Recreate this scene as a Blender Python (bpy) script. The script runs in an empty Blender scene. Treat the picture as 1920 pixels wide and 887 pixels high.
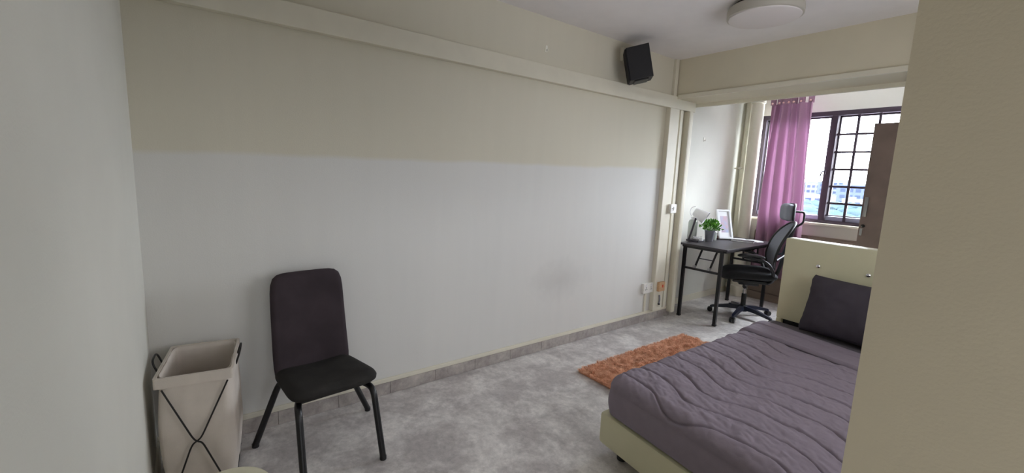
import bpy, bmesh, math, random
from math import sin, cos, pi, radians
from mathutils import Vector, Matrix, noise
random.seed(7)
scene = bpy.context.scene
col = scene.collection

# ------------------------------------------------------------ camera
cam_data = bpy.data.cameras.new('camera')
cam = bpy.data.objects.new('camera', cam_data); col.objects.link(cam)
YAW, PITCH, ROLL = radians(52.7656), radians(8.3524), radians(2.33)
fwd = Vector((-sin(YAW)*cos(PITCH), cos(YAW)*cos(PITCH), -sin(PITCH)))
right0 = Vector((cos(YAW), sin(YAW), 0)); up0 = right0.cross(fwd)
rgt = right0*cos(ROLL) + up0*sin(ROLL); upv = -right0*sin(ROLL) + up0*cos(ROLL)
R3 = Matrix((rgt, upv, -fwd)).transposed()
cam.matrix_world = Matrix.Translation((2.643, 0, 1.5)) @ R3.to_4x4()
cam_data.sensor_width = 36.0; cam_data.lens = 808.11/1920*36
cam_data.clip_start = 0.02; cam_data.clip_end = 6000
scene.camera = cam

# ------------------------------------------------------------ sky, light, exposure
world = bpy.data.worlds.new('world'); scene.world = world; world.use_nodes = True
wn = world.node_tree; wn.nodes.clear()
wo = wn.nodes.new('ShaderNodeOutputWorld'); wb = wn.nodes.new('ShaderNodeBackground')
wt = wn.nodes.new('ShaderNodeTexCoord'); wz = wn.nodes.new('ShaderNodeTexNoise'); wr = wn.nodes.new('ShaderNodeValToRGB')
wz.inputs['Scale'].default_value = 5; wz.inputs['Detail'].default_value = 4
wr.color_ramp.elements[0].position = .35; wr.color_ramp.elements[0].color = (.88, .92, 1.0, 1)
wr.color_ramp.elements[1].position = .7; wr.color_ramp.elements[1].color = (.98, .97, 1.0, 1)
wn.links.new(wt.outputs['Generated'], wz.inputs['Vector']); wn.links.new(wz.outputs['Fac'], wr.inputs['Fac'])
wn.links.new(wr.outputs['Color'], wb.inputs['Color']); wn.links.new(wb.outputs[0], wo.inputs[0])
wb.inputs['Strength'].default_value = 5.0

pd = bpy.data.lights.new('window_portal', 'AREA'); pd.shape = 'RECTANGLE'; pd.size = 2.55; pd.size_y = 1.26
pd.cycles.is_portal = True
po = bpy.data.objects.new('window_portal', pd); col.objects.link(po)
po.location = (1.28, 6.17, 1.71); po.rotation_euler = (radians(-90), 0, 0)

pd2 = bpy.data.lights.new('fill_window_portal', 'AREA'); pd2.shape = 'RECTANGLE'; pd2.size = 1.8; pd2.size_y = 1.3  # portal for the added side window
pd2.cycles.is_portal = True
po2 = bpy.data.objects.new('fill_window_portal', pd2); col.objects.link(po2)
po2.location = (3.12, 2.35, 1.6); po2.rotation_euler = (radians(90), 0, radians(90))

pd3 = bpy.data.lights.new('fill_door_portal', 'AREA'); pd3.shape = 'RECTANGLE'; pd3.size = .8; pd3.size_y = 1.9  # portal for the added glazed door
pd3.cycles.is_portal = True
po3 = bpy.data.objects.new('fill_door_portal', pd3); col.objects.link(po3)
po3.location = (3.87, .37, 1.05); po3.rotation_euler = (radians(90), 0, radians(90))

scene.view_settings.view_transform = 'Standard'; scene.view_settings.look = 'None'
scene.view_settings.gamma = 1.0; scene.view_settings.use_curve_mapping = False
scene.view_settings.exposure = 2.9
cy = scene.cycles
cy.max_bounces = 14; cy.diffuse_bounces = 10; cy.glossy_bounces = 4; cy.transmission_bounces = 6; cy.transparent_max_bounces = 12
cy.sample_clamp_indirect = 8; cy.caustics_reflective = False; cy.caustics_refractive = False
cy.use_denoising = True

# ------------------------------------------------------------ materials
def lin(c):
    return tuple(((v/255)/12.92 if v/255 <= .04045 else ((v/255+.055)/1.055)**2.4) for v in c)
def mat(name, rgb, rough=.6, metal=0, var=0, vscale=20, bump=0, bscale=200, rgb2=None, spec=.5, coat=0):
    m = bpy.data.materials.new(name); m.use_nodes = True; n = m.node_tree; b = n.nodes['Principled BSDF']
    c = lin(rgb); b.inputs['Base Color'].default_value = (*c, 1); b.inputs['Roughness'].default_value = rough
    b.inputs['Metallic'].default_value = metal; b.inputs['Specular IOR Level'].default_value = spec
    b.inputs['Coat Weight'].default_value = coat
    tc = n.nodes.new('ShaderNodeTexCoord')
    if var or rgb2:
        t = n.nodes.new('ShaderNodeTexNoise'); t.inputs['Scale'].default_value = vscale; t.inputs['Detail'].default_value = 5
        r = n.nodes.new('ShaderNodeValToRGB')
        c2 = lin(rgb2) if rgb2 else tuple(v*(1-var) for v in c)
        r.color_ramp.elements[0].color = (*c2, 1); r.color_ramp.elements[1].color = (*c, 1)
        r.color_ramp.elements[0].position = .35; r.color_ramp.elements[1].position = .65
        n.links.new(tc.outputs['Object'], t.inputs['Vector']); n.links.new(t.outputs['Fac'], r.inputs['Fac']); n.links.new(r.outputs['Color'], b.inputs['Base Color'])
    if bump:
        t2 = n.nodes.new('ShaderNodeTexNoise'); t2.inputs['Scale'].default_value = bscale; t2.inputs['Detail'].default_value = 3
        bp = n.nodes.new('ShaderNodeBump'); bp.inputs['Strength'].default_value = bump; bp.inputs['Distance'].default_value = .002
        n.links.new(tc.outputs['Object'], t2.inputs['Vector']); n.links.new(t2.outputs['Fac'], bp.inputs['Height']); n.links.new(bp.outputs[0], b.inputs['Normal'])
    return m

CREAM = (212, 205, 184)
m_cream = mat('cream_wall_paint', CREAM, .75, var=.05, vscale=3, bump=.25, bscale=180, spec=.2)
m_trim = mat('cream_gloss_paint', (218, 213, 196), .5, var=.04, vscale=8, spec=.3)
m_white_wall = mat('fresh_white_wall_paint', (218, 217, 208), .7, var=.04, vscale=3, bump=.2, bscale=180, spec=.2)
m_part = mat('beige_wall_paint', (206, 196, 172), .8, var=.05, vscale=3, bump=.3, bscale=160, spec=.2)
m_ceil = mat('white_ceiling_paint', (232, 229, 229), .85, var=.04, vscale=5, bump=.6, bscale=140, spec=.1)

def wall_two_tone():
    m = bpy.data.materials.new('two_tone_wall_paint'); m.use_nodes = True; n = m.node_tree; b = n.nodes['Principled BSDF']
    b.inputs['Roughness'].default_value = .72; b.inputs['Specular IOR Level'].default_value = .2
    L = n.links.new; N = n.nodes.new
    tc = N('ShaderNodeTexCoord'); sp = N('ShaderNodeSeparateXYZ'); L(tc.outputs['Object'], sp.inputs[0])
    nz = N('ShaderNodeTexNoise'); nz.inputs['Scale'].default_value = 1.6; nz.inputs['Detail'].default_value = 3; L(tc.outputs['Object'], nz.inputs['Vector'])
    ma = N('ShaderNodeMath'); ma.operation = 'MULTIPLY_ADD'; ma.inputs[1].default_value = .05; L(nz.outputs['Fac'], ma.inputs[0]); L(sp.outputs['Z'], ma.inputs[2])
    mb = N('ShaderNodeMath'); mb.operation = 'MULTIPLY_ADD'; mb.inputs[1].default_value = -.018; L(sp.outputs['Y'], mb.inputs[0]); L(ma.outputs[0], mb.inputs[2])
    mr = N('ShaderNodeMapRange'); mr.inputs['From Min'].default_value = 1.545; mr.inputs['From Max'].default_value = 1.575; L(mb.outputs[0], mr.inputs['Value'])
    # the fresh coat fades out towards the near corner
    my = N('ShaderNodeMapRange'); my.inputs['From Min'].default_value = -.6; my.inputs['From Max'].default_value = 1.1; L(sp.outputs['Y'], my.inputs['Value'])
    mx = N('ShaderNodeMath'); mx.operation = 'SUBTRACT'; mx.inputs[0].default_value = 1; L(my.outputs[0], mx.inputs[1])
    mm = N('ShaderNodeMath'); mm.operation = 'MULTIPLY'; mm.inputs[1].default_value = .15; L(mx.outputs[0], mm.inputs[0])
    mh = N('ShaderNodeMath'); mh.operation = 'MAXIMUM'; L(mr.outputs[0], mh.inputs[0]); L(mm.outputs[0], mh.inputs[1])
    mix = N('ShaderNodeMixRGB'); mix.inputs[1].default_value = (*lin((214, 213, 209)), 1); mix.inputs[2].default_value = (*lin((209, 204, 187)), 1); L(mh.outputs[0], mix.inputs[0])
    # vertical roller streaks
    mp = N('ShaderNodeMapping'); mp.inputs['Scale'].default_value = (1, 6, .5); L(tc.outputs['Object'], mp.inputs[0])
    st = N('ShaderNodeTexNoise'); st.inputs['Scale'].default_value = 2; st.inputs['Detail'].default_value = 6; L(mp.outputs[0], st.inputs['Vector'])
    sr = N('ShaderNodeMapRange'); sr.inputs['From Min'].default_value = .3; sr.inputs['From Max'].default_value = .7; sr.inputs['To Min'].default_value = .975; sr.inputs['To Max'].default_value = 1.0; L(st.outputs['Fac'], sr.inputs['Value'])
    # grubby patch low on the wall
    vs = N('ShaderNodeVectorMath'); vs.operation = 'SUBTRACT'; vs.inputs[1].default_value = (0, 2.55, .60); L(tc.outputs['Object'], vs.inputs[0])
    vm = N('ShaderNodeVectorMath'); vm.operation = 'MULTIPLY'; vm.inputs[1].default_value = (1, .85, 1.6); L(vs.outputs[0], vm.inputs[0])
    vl = N('ShaderNodeVectorMath'); vl.operation = 'LENGTH'; L(vm.outputs[0], vl.inputs[0])
    n2 = N('ShaderNodeTexNoise'); n2.inputs['Scale'].default_value = 7; n2.inputs['Detail'].default_value = 5; L(tc.outputs['Object'], n2.inputs['Vector'])
    va = N('ShaderNodeMath'); va.operation = 'MULTIPLY_ADD'; va.inputs[1].default_value = .35; L(n2.outputs['Fac'], va.inputs[0]); L(vl.outputs['Value'], va.inputs[2])
    vr = N('ShaderNodeMapRange'); vr.inputs['From Min'].default_value = .15; vr.inputs['From Max'].default_value = .5; vr.inputs['To Min'].default_value = .84; vr.inputs['To Max'].default_value = 1; L(va.outputs[0], vr.inputs['Value'])
    mu = N('ShaderNodeMath'); mu.operation = 'MULTIPLY'; L(sr.outputs[0], mu.inputs[0]); L(vr.outputs[0], mu.inputs[1])
    m3 = N('ShaderNodeVectorMath'); m3.operation = 'SCALE'; L(mix.outputs[0], m3.inputs[0]); L(mu.outputs[0], m3.inputs['Scale'])
    L(m3.outputs[0], b.inputs['Base Color'])
    nb = N('ShaderNodeTexNoise'); nb.inputs['Scale'].default_value = 150; bp = N('ShaderNodeBump'); bp.inputs['Strength'].default_value = .2; bp.inputs['Distance'].default_value = .002
    L(tc.outputs['Object'], nb.inputs['Vector']); L(nb.outputs['Fac'], bp.inputs['Height']); L(bp.outputs[0], b.inputs['Normal'])
    return m
m_wall = wall_two_tone()

def stone(name, dark, light, rough, big, pos=(.42, .66)):
    m = bpy.data.materials.new(name); m.use_nodes = True; n = m.node_tree; b = n.nodes['Principled BSDF']
    L = n.links.new; N = n.nodes.new
    tc = N('ShaderNodeTexCoord'); a = N('ShaderNodeTexNoise'); a.inputs['Scale'].default_value = big; a.inputs['Detail'].default_value = 9; a.inputs['Roughness'].default_value = .68; a.inputs['Distortion'].default_value = .25
    L(tc.outputs['Object'], a.inputs['Vector']); r = N('ShaderNodeValToRGB')
    r.color_ramp.elements[0].color = (*lin(dark), 1); r.color_ramp.elements[1].color = (*lin(light), 1)
    r.color_ramp.elements[0].position = pos[0]; r.color_ramp.elements[1].position = pos[1]
    L(a.outputs['Fac'], r.inputs[0])
    c = N('ShaderNodeTexNoise'); c.inputs['Scale'].default_value = 26; c.inputs['Detail'].default_value = 8; c.inputs['Roughness'].default_value = .7; L(tc.outputs['Object'], c.inputs['Vector'])
    cr = N('ShaderNodeMapRange'); cr.inputs['From Min'].default_value = .3; cr.inputs['From Max'].default_value = .72; cr.inputs['To Min'].default_value = .74; cr.inputs['To Max'].default_value = 1.14; L(c.outputs['Fac'], cr.inputs['Value'])
    v = N('ShaderNodeTexVoronoi'); v.feature = 'DISTANCE_TO_EDGE'; v.inputs['Scale'].default_value = 3.2
    vn = N('ShaderNodeVectorMath'); vn.operation = 'ADD'; vs = N('ShaderNodeVectorMath'); vs.operation = 'SCALE'; vs.inputs['Scale'].default_value = .55
    L(c.outputs['Color'], vs.inputs[0]); L(tc.outputs['Object'], vn.inputs[0]); L(vs.outputs[0], vn.inputs[1]); L(vn.outputs[0], v.inputs['Vector'])
    vr = N('ShaderNodeMapRange'); vr.inputs['From Max'].default_value = .03; vr.inputs['To Min'].default_value = 1.10; vr.inputs['To Max'].default_value = 1; L(v.outputs['Distance'], vr.inputs['Value'])
    mu = N('ShaderNodeMath'); mu.operation = 'MULTIPLY'; L(cr.outputs[0], mu.inputs[0]); L(vr.outputs[0], mu.inputs[1])
    s = N('ShaderNodeVectorMath'); s.operation = 'SCALE'; L(r.outputs[0], s.inputs[0]); L(mu.outputs[0], s.inputs['Scale']); L(s.outputs[0], b.inputs['Base Color'])
    rr = N('ShaderNodeMapRange'); rr.inputs['To Min'].default_value = rough-.08; rr.inputs['To Max'].default_value = rough+.12; L(a.outputs['Fac'], rr.inputs['Value']); L(rr.outputs[0], b.inputs['Roughness'])
    b.inputs['Specular IOR Level'].default_value = .45
    return m
m_floor = stone('grey_marbled_floor', (182, 176, 174), (226, 222, 218), .42, 3.6, (.42, .62))
m_skirt = stone('grey_stone_skirting', (158, 150, 146), (188, 181, 174), .45, 4)

m_chairfab = mat('dark_brown_velvet', (60, 51, 55), .85, var=.25, vscale=9, bump=.3, bscale=500, spec=.25)
m_seatfab = mat('black_velvet', (50, 48, 46), .85, var=.3, vscale=9, bump=.3, bscale=500, spec=.25)
m_blackmetal = mat('black_powder_coated_metal', (16, 15, 17), .35, spec=.5)
m_wire = mat('dark_steel_wire', (30, 27, 26), .4, metal=.3)
m_canvas = mat('off_white_canvas', (205, 196, 186), .95, var=.07, vscale=12, bump=.4, bscale=350, spec=.1)
m_bin = mat('cream_plastic', (212, 208, 184), .45, var=.03)
m_leather = mat('cream_faux_leather', (208, 204, 172), .42, var=.04, vscale=6, bump=.3, bscale=260, spec=.4)
m_blackplastic = mat('black_plastic', (14, 14, 15), .4)
m_bracketplastic = mat('blue_grey_sheen_plastic', (26, 30, 40), .3)
m_crystal = mat('chrome_button', (225, 225, 230), .12, metal=1)
m_quilt = mat('mauve_grey_quilt', (142, 132, 143), .9, var=.06, vscale=25, bump=.35, bscale=420, spec=.12)
m_sheet = mat('charcoal_sheet', (104, 99, 104), .9, var=.05, vscale=20, bump=.3, bscale=420, spec=.1)
m_pillow = mat('dark_grey_pillowcase', (76, 71, 78), .9, var=.1, vscale=14, bump=.3, bscale=420, spec=.1)
m_rug = mat('terracotta_shag', (246, 200, 168), .9, rgb2=(212, 154, 122), vscale=26, spec=.1)
m_rugbase = mat('terracotta_rug_backing', (206, 150, 118), .95)
m_desktop = mat('dark_ash_desktop', (58, 52, 58), .38, var=.2, vscale=9, spec=.5)
m_white = mat('white_gloss', (232, 232, 234), .35)
m_whiteplastic = mat('white_plastic', (226, 224, 218), .4)
m_orange = mat('aged_orange_plastic', (208, 168, 128), .5, var=.15, vscale=40)
m_amber = mat('red_rocker', (190, 60, 30), .4)
m_frost = mat('frosted_glass', (214, 220, 214), .25, spec=.6)
m_frost.node_tree.nodes['Principled BSDF'].inputs['Transmission Weight'].default_value = .45
m_zinc = mat('brushed_zinc', (150, 152, 160), .38, metal=.7, var=.1)
m_leaf = mat('bright_green_leaf', (118, 184, 62), .5, rgb2=(52, 120, 34), vscale=40)
m_soil = mat('soil', (40, 28, 20), 1)
m_darkred = mat('dark_red_lacquer', (70, 18, 24), .4)
m_paper = mat('paper', (236, 236, 238), .8)
m_notebook = mat('dark_notebook_cover', (52, 46, 56), .4)
m_print = mat('blue_grey_print', (176, 186, 212), .6, rgb2=(206, 170, 182), vscale=14)
m_photo = mat('muted_rose_print', (176, 150, 160), .6)
m_frame = mat('dark_purple_brown_window_frame', (62, 50, 62), .45, var=.08)
m_rail = mat('grey_aluminium_rail', (150, 152, 172), .45, metal=.1)
m_wood = mat('dark_walnut_laminate', (140, 122, 114), .4, rgb2=(114, 99, 92), vscale=3, spec=.45)
m_brown = mat('taupe_brown_cabinet', (128, 112, 98), .5, var=.06)
m_steel = mat('brushed_steel', (170, 170, 172), .3, metal=.9)
m_lampglass = mat('opal_diffuser', (214, 208, 206), .5, spec=.3)
m_lampring = mat('lamp_ring', (176, 171, 160), .5)
m_gap = mat('gap_shade_and_dark_fitting', (40, 38, 36), .8)  # shade painted into gaps and holes; also colours small dark fittings
m_speaker = mat('black_speaker_vinyl', (17, 15, 20), .55, bump=.3, bscale=300)
m_grille = mat('black_speaker_cloth', (12, 10, 15), .8, bump=.4, bscale=700)
m_seatmesh = mat('black_seat_fabric', (17, 18, 20), .85, bump=.4, bscale=500)
m_backmesh = mat('grey_mesh_fabric', (136, 140, 152), .7, bump=.5, bscale=600)
m_chrome = mat('chrome', (200, 202, 208), .12, metal=1)
m_blueplastic = mat('blue_black_plastic', (22, 28, 46), .3)
m_hook = mat('white_hook', (235, 232, 222), .4)

def glass_mat(nm='window_glass', tr=(.95, .98, 1, 1)):
    m = bpy.data.materials.new(nm); m.use_nodes = True; n = m.node_tree; n.nodes.clear()
    o = n.nodes.new('ShaderNodeOutputMaterial'); t = n.nodes.new('ShaderNodeBsdfTransparent'); g = n.nodes.new('ShaderNodeBsdfGlossy'); x = n.nodes.new('ShaderNodeMixShader')
    t.inputs[0].default_value = tr; g.inputs['Roughness'].default_value = .02; x.inputs[0].default_value = .04
    n.links.new(t.outputs[0], x.inputs[1]); n.links.new(g.outputs[0], x.inputs[2]); n.links.new(x.outputs[0], o.inputs[0]); return m
m_glass = glass_mat()
m_tint = glass_mat('fill_window_tint_glass', (.37, .37, .37, 1))  # tint sets how much fill the added window lets in
m_tint2 = glass_mat('fill_door_tint_glass', (.27, .27, .27, 1))  # tint sets how much fill the added door lets in
def fabric_translucent(name, rgb, f):
    m = bpy.data.materials.new(name); m.use_nodes = True; n = m.node_tree; b = n.nodes['Principled BSDF']
    b.inputs['Base Color'].default_value = (*lin(rgb), 1); b.inputs['Roughness'].default_value = .75; b.inputs['Specular IOR Level'].default_value = .2
    o = n.nodes['Material Output']; t = n.nodes.new('ShaderNodeBsdfTranslucent'); x = n.nodes.new('ShaderNodeMixShader')
    t.inputs[0].default_value = (*lin((rgb[0], int(rgb[1]*.9), rgb[2])), 1); x.inputs[0].default_value = f
    w = n.nodes.new('ShaderNodeTexNoise'); w.inputs['Scale'].default_value = 300; bp = n.nodes.new('ShaderNodeBump'); bp.inputs['Strength'].default_value = .2; bp.inputs['Distance'].default_value = .001
    n.links.new(w.outputs['Fac'], bp.inputs['Height']); n.links.new(bp.outputs[0], b.inputs['Normal'])
    n.links.new(b.outputs[0], x.inputs[1]); n.links.new(t.outputs[0], x.inputs[2]); n.links.new(x.outputs[0], o.inputs[0]); return m
m_curtain = fabric_translucent('mauve_curtain_satin', (156, 124, 140), .13)

# ------------------------------------------------------------ mesh helpers
def add_box(bm, c, s, rz=0, M=None, bev=0):
    r = bmesh.ops.create_cube(bm, size=1.0)['verts']
    T = Matrix.Translation(c) @ Matrix.Rotation(rz, 4, 'Z') @ Matrix.Diagonal((*s, 1))
    if M is not None: T = M @ T
    bmesh.ops.transform(bm, matrix=T, verts=r)
    if bev:
        es = list({e for v in r for e in v.link_edges})
        bmesh.ops.bevel(bm, geom=es, offset=bev, segments=2, profile=.6, affect='EDGES', clamp_overlap=True)
def box(c, s, rz=0, M=None, bev=0):
    bm = bmesh.new(); add_box(bm, c, s, rz, M, bev); return bm
def box2(x0, x1, y0, y1, z0, z1, bev=0):
    return box(((x0+x1)/2, (y0+y1)/2, (z0+z1)/2), (x1-x0, y1-y0, z1-z0), bev=bev)
def add_tube(bm, pts, r, n=10, closed=False):
    pts = [Vector(p) for p in pts]; rad = r if isinstance(r, (list, tuple)) else [r]*len(pts)
    rings = []; prev = None; L = len(pts)
    for i, p in enumerate(pts):
        if closed: t = (pts[(i+1) % L]-pts[i-1]).normalized()
        else: t = ((pts[min(i+1, L-1)]-p).normalized() + (p-pts[max(i-1, 0)]).normalized())
        t = t.normalized() if t.length > 1e-6 else Vector((0, 0, 1))
        if prev is None:
            a = Vector((0, 0, 1)) if abs(t.z) < .9 else Vector((1, 0, 0))
            u = t.cross(a).normalized()
        else:
            u = (prev - t*prev.dot(t)).normalized()
        prev = u; v = t.cross(u)
        rings.append([bm.verts.new(p + (u*cos(2*pi*k/n) + v*sin(2*pi*k/n))*rad[i]) for k in range(n)])
    m = L if closed else L-1
    for i in range(m):
        A, B = rings[i], rings[(i+1) % L]
        for k in range(n): bm.faces.new((A[k], A[(k+1) % n], B[(k+1) % n], B[k]))
    if not closed:
        bm.faces.new(rings[0][::-1]); bm.faces.new(rings[-1])
def tube(pts, r, n=10, closed=False):
    bm = bmesh.new(); add_tube(bm, pts, r, n, closed); return bm
def smooth_path(pts, rad=.04, seg=5):
    pts = [Vector(p) for p in pts]; out = [pts[0]]
    for i in range(1, len(pts)-1):
        a, b, c = pts[i-1], pts[i], pts[i+1]
        d1 = min(rad, (a-b).length*.49); d2 = min(rad, (c-b).length*.49)
        p = b+(a-b).normalized()*d1; q = b+(c-b).normalized()*d2
        for k in range(seg+1):
            t = k/seg; out.append(p*(1-t)**2 + b*2*t*(1-t) + q*t*t)
    out.append(pts[-1]); return out
def add_lathe(bm, prof, c=(0, 0, 0), n=32, M=None):
    rings = []
    for r, z in prof:
        ring = []
        for k in range(n):
            p = Vector((c[0]+max(r, 1e-5)*cos(2*pi*k/n), c[1]+max(r, 1e-5)*sin(2*pi*k/n), c[2]+z))
            ring.append(bm.verts.new(M @ p if M is not None else p))
        rings.append(ring)
    for A, B in zip(rings, rings[1:]):
        for k in range(n): bm.faces.new((A[k], A[(k+1) % n], B[(k+1) % n], B[k]))
    bm.faces.new(rings[0][::-1]); bm.faces.new(rings[-1])
def lathe(prof, c=(0, 0, 0), n=32, M=None):
    bm = bmesh.new(); add_lathe(bm, prof, c, n, M); return bm
def grid_surface(f, nu, nv, closed_u=False):
    bm = bmesh.new(); V = [[bm.verts.new(f(i/nu, j/nv)) for j in range(nv+1)] for i in range(nu+1)]
    for i in range(nu):
        for j in range(nv): bm.faces.new((V[i][j], V[i+1][j], V[i+1][j+1], V[i][j+1]))
    return bm
def pad(w, d, t, rc=.06, puff=.0, shape=None, ee=5.0):
    """Cushion: rounded-rectangle plan w x d, thickness t, soft edge; lies in XY, centre at origin."""
    bm = bmesh.new()
    def rr(a, s):
        e = ee
        ca, sa = cos(a), sin(a)
        k = (abs(ca)**e + abs(sa)**e)**(-1/e)
        return Vector((ca*k*w/2*s, sa*k*d/2*s, 0))
    N = 64; rings = []
    prof = []
    for k in range(9):
        a = pi/2*k/8; prof.append((1-rc/(min(w, d)/2)*(1-cos(a)) if False else 1-(rc/(min(w, d)/2))*(1-sin(pi/2-a)), t/2*sin(a)))
    prof2 = [(s, z) for s, z in prof]
    inner = prof2[-1][0]
    for q in (.75, .5, .25, .02): prof2.append((inner*q, t/2+puff*(1-q*q)))
    full = [(s, -z) for s, z in reversed(prof2)][:-1] + prof2
    for s, z in full:
        ring = []
        for k in range(N):
            p = rr(2*pi*k/N, s); p.z = z
            if shape: p = shape(p)
            ring.append(bm.verts.new(p))
        rings.append(ring)
    for A, B in zip(rings, rings[1:]):
        for k in range(N): bm.faces.new((A[k], A[(k+1) % N], B[(k+1) % N], B[k]))
    bm.faces.new(rings[0][::-1]); bm.faces.new(rings[-1]); return bm

def obj(name, bm, m, parent=None, smooth=False, label=None, cat=None, group=None, kind=None, local=False, cut=35):
    if isinstance(bm, bmesh.types.BMesh):
        bmesh.ops.recalc_face_normals(bm, faces=bm.faces)
        if parent is not None and not local:
            off = Vector((0, 0, 0)); q = parent
            while q is not None: off += q.location; q = q.parent
            bmesh.ops.translate(bm, vec=-off, verts=bm.verts)
        me = bpy.data.meshes.new(name); bm.to_mesh(me); bm.free()
    else: me = bm
    if not me.materials: me.materials.append(m)
    if smooth:
        me.polygons.foreach_set('use_smooth', [True]*len(me.polygons))
        me.set_sharp_from_angle(angle=radians(cut))
    o = bpy.data.objects.new(name, me); col.objects.link(o)
    if parent is not None: o.parent = parent
    tag(o, label, cat, group, kind); return o
def tag(o, label=None, cat=None, group=None, kind=None):
    if label: o['label'] = label
    if cat: o['category'] = cat
    if group: o['group'] = group
    if kind: o['kind'] = kind
def thing(name, label, cat, loc=(0, 0, 0), rz=0, group=None):
    o = bpy.data.objects.new(name, None); col.objects.link(o); o.empty_display_size = .05
    o.location = loc; o.rotation_euler = (0, 0, rz); tag(o, label, cat, group); return o
def struct(name, bm, m, parent=None, smooth=False):
    return obj(name, bm, m, parent, smooth, kind='structure' if parent is None else None)

# ------------------------------------------------------------ room shell
H = 2.68; XR = 2.95; YF = 6.0
struct('floor', box2(-.3, 3.9, -.4, 6.15, -.1, 0), m_floor)
struct('ceiling', box2(-.3, 3.9, -.4, 6.15, H, H+.12), m_ceil)
struct('wall_left', box2(-.3, 0, -.185, 4.26, 0, H), m_wall)
struct('wall_alcove', box2(-.3, -.2, 4.26, 6.0, 0, H), m_white_wall)
struct('wall_near', box2(-.3, 3.7, -.385, -.185, 0, H), m_white_wall)
struct('wall_partition', box2(2.428, 3.7, 1.0, 1.12, 0, H), m_part)
bm = bmesh.new()
SY0, SY1, SZ0, SZ1 = 1.45, 3.25, .95, 2.25
for y0, y1, z0, z1 in ((1.12, SY0, 0, H), (SY1, 6.15, 0, H), (SY0, SY1, 0, SZ0), (SY0, SY1, SZ1, H)): add_box(bm, (XR+.075, (y0+y1)/2, (z0+z1)/2), (.15, y1-y0, z1-z0))
struct('wall_right', bm, m_white_wall)
bm = bmesh.new()
for y0, y1, z0, z1 in ((-.385, -.08, 0, H), (.82, 1.12, 0, H), (-.08, .82, 2.05, H)): add_box(bm, (3.775, (y0+y1)/2, (z0+z1)/2), (.15, y1-y0, z1-z0))
struct('wall_entry', bm, m_cream)
dr_ = bpy.data.objects.new('door_added_fill', None); col.objects.link(dr_); dr_.location = (3.76, .37, 0); dr_['kind'] = 'structure'  # added unseen glazed door, put in to light the entry nook
bm = bmesh.new()
for y0, y1, z0, z1 in ((-.08, 0, 0, 2.05), (.74, .82, 0, 2.05), (0, .74, 1.97, 2.05), (0, .74, 0, .12)): add_box(bm, (3.775, (y0+y1)/2, (z0+z1)/2), (.04, y1-y0, z1-z0))
obj('frame', bm, m_frame, dr_); obj('glass_pane', box2(3.773, 3.777, 0, .74, .12, 1.97), m_tint2, dr_)
# window wall with the opening
WX0, WX1, WZ0, WZ1 = -.008, 2.60, 1.065, 2.355
bm = bmesh.new()
add_box(bm, ((-.3+XR)/2, 6.075, WZ0/2), (XR+.3, .15, WZ0))
add_box(bm, ((-.3+XR)/2, 6.075, (WZ1+H)/2), (XR+.3, .15, H-WZ1))
add_box(bm, ((-.3+WX0)/2, 6.075, (WZ0+WZ1)/2), (WX0+.3, .15, WZ1-WZ0))
add_box(bm, ((XR+WX1)/2, 6.075, (WZ0+WZ1)/2), (XR-WX1, .15, WZ1-WZ0))
struct('wall_window', bm, m_white_wall)
# ceiling beam across the room and its strips
struct('beam', box2(-.02, XR, 4.0, 4.36, 2.30, H), m_cream)
struct('trim_1', box2(.05, XR, 3.975, 4.0, 2.298, 2.338, bev=.004), m_trim)
struct('trim_2', box2(.0, XR, 4.36, 4.385, 2.265, 2.33, bev=.004), m_trim)
# boxed ledge along the long wall
struct('trim_3', box2(0, .05, -.185, 4.32, 2.205, 2.325, bev=.005), m_trim)
# white strip and stone skirting along the long wall
struct('trim_4', box2(0, .014, -.185, 4.20, .085, .115, bev=.004), m_trim)
base = struct('baseboard_left', box2(0, .006, -.185, 4.26, 0, .084), m_skirt)
tl = None; y = -.185
edges = [-.185, .02] + [.02+.335*k for k in range(1, 13)]
edges = [e for e in edges if e < 4.22] + [4.26]
for a, b in zip(edges, edges[1:]):
    obj('tile', box2(.006, .012, a+.0012, b-.0012, .001, .084, bev=.001), m_skirt, base)
struct('baseboard_alcove', box2(-.2, -.188, 4.26, 6.0, 0, .08, bev=.002), m_trim)
struct('baseboard_near', box2(0.02, 2.2, -.185, -.173, 0, .10, bev=.002), m_trim)
# column corner ducts
struct('trim_5', box2(0, .052, 3.875, 4.035, .118, 2.205, bev=.006), m_trim)
struct('trim_6', box2(0, .034, 4.085, 4.135, .118, 2.205, bev=.006), m_trim)
struct('trim_7', box2(0, .075, 4.185, 4.26, .05, 2.205, bev=.02), m_trim)
struct('trim_8', box2(0, .03, 3.94, 3.99, 2.325, H, bev=.005), m_trim)

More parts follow.
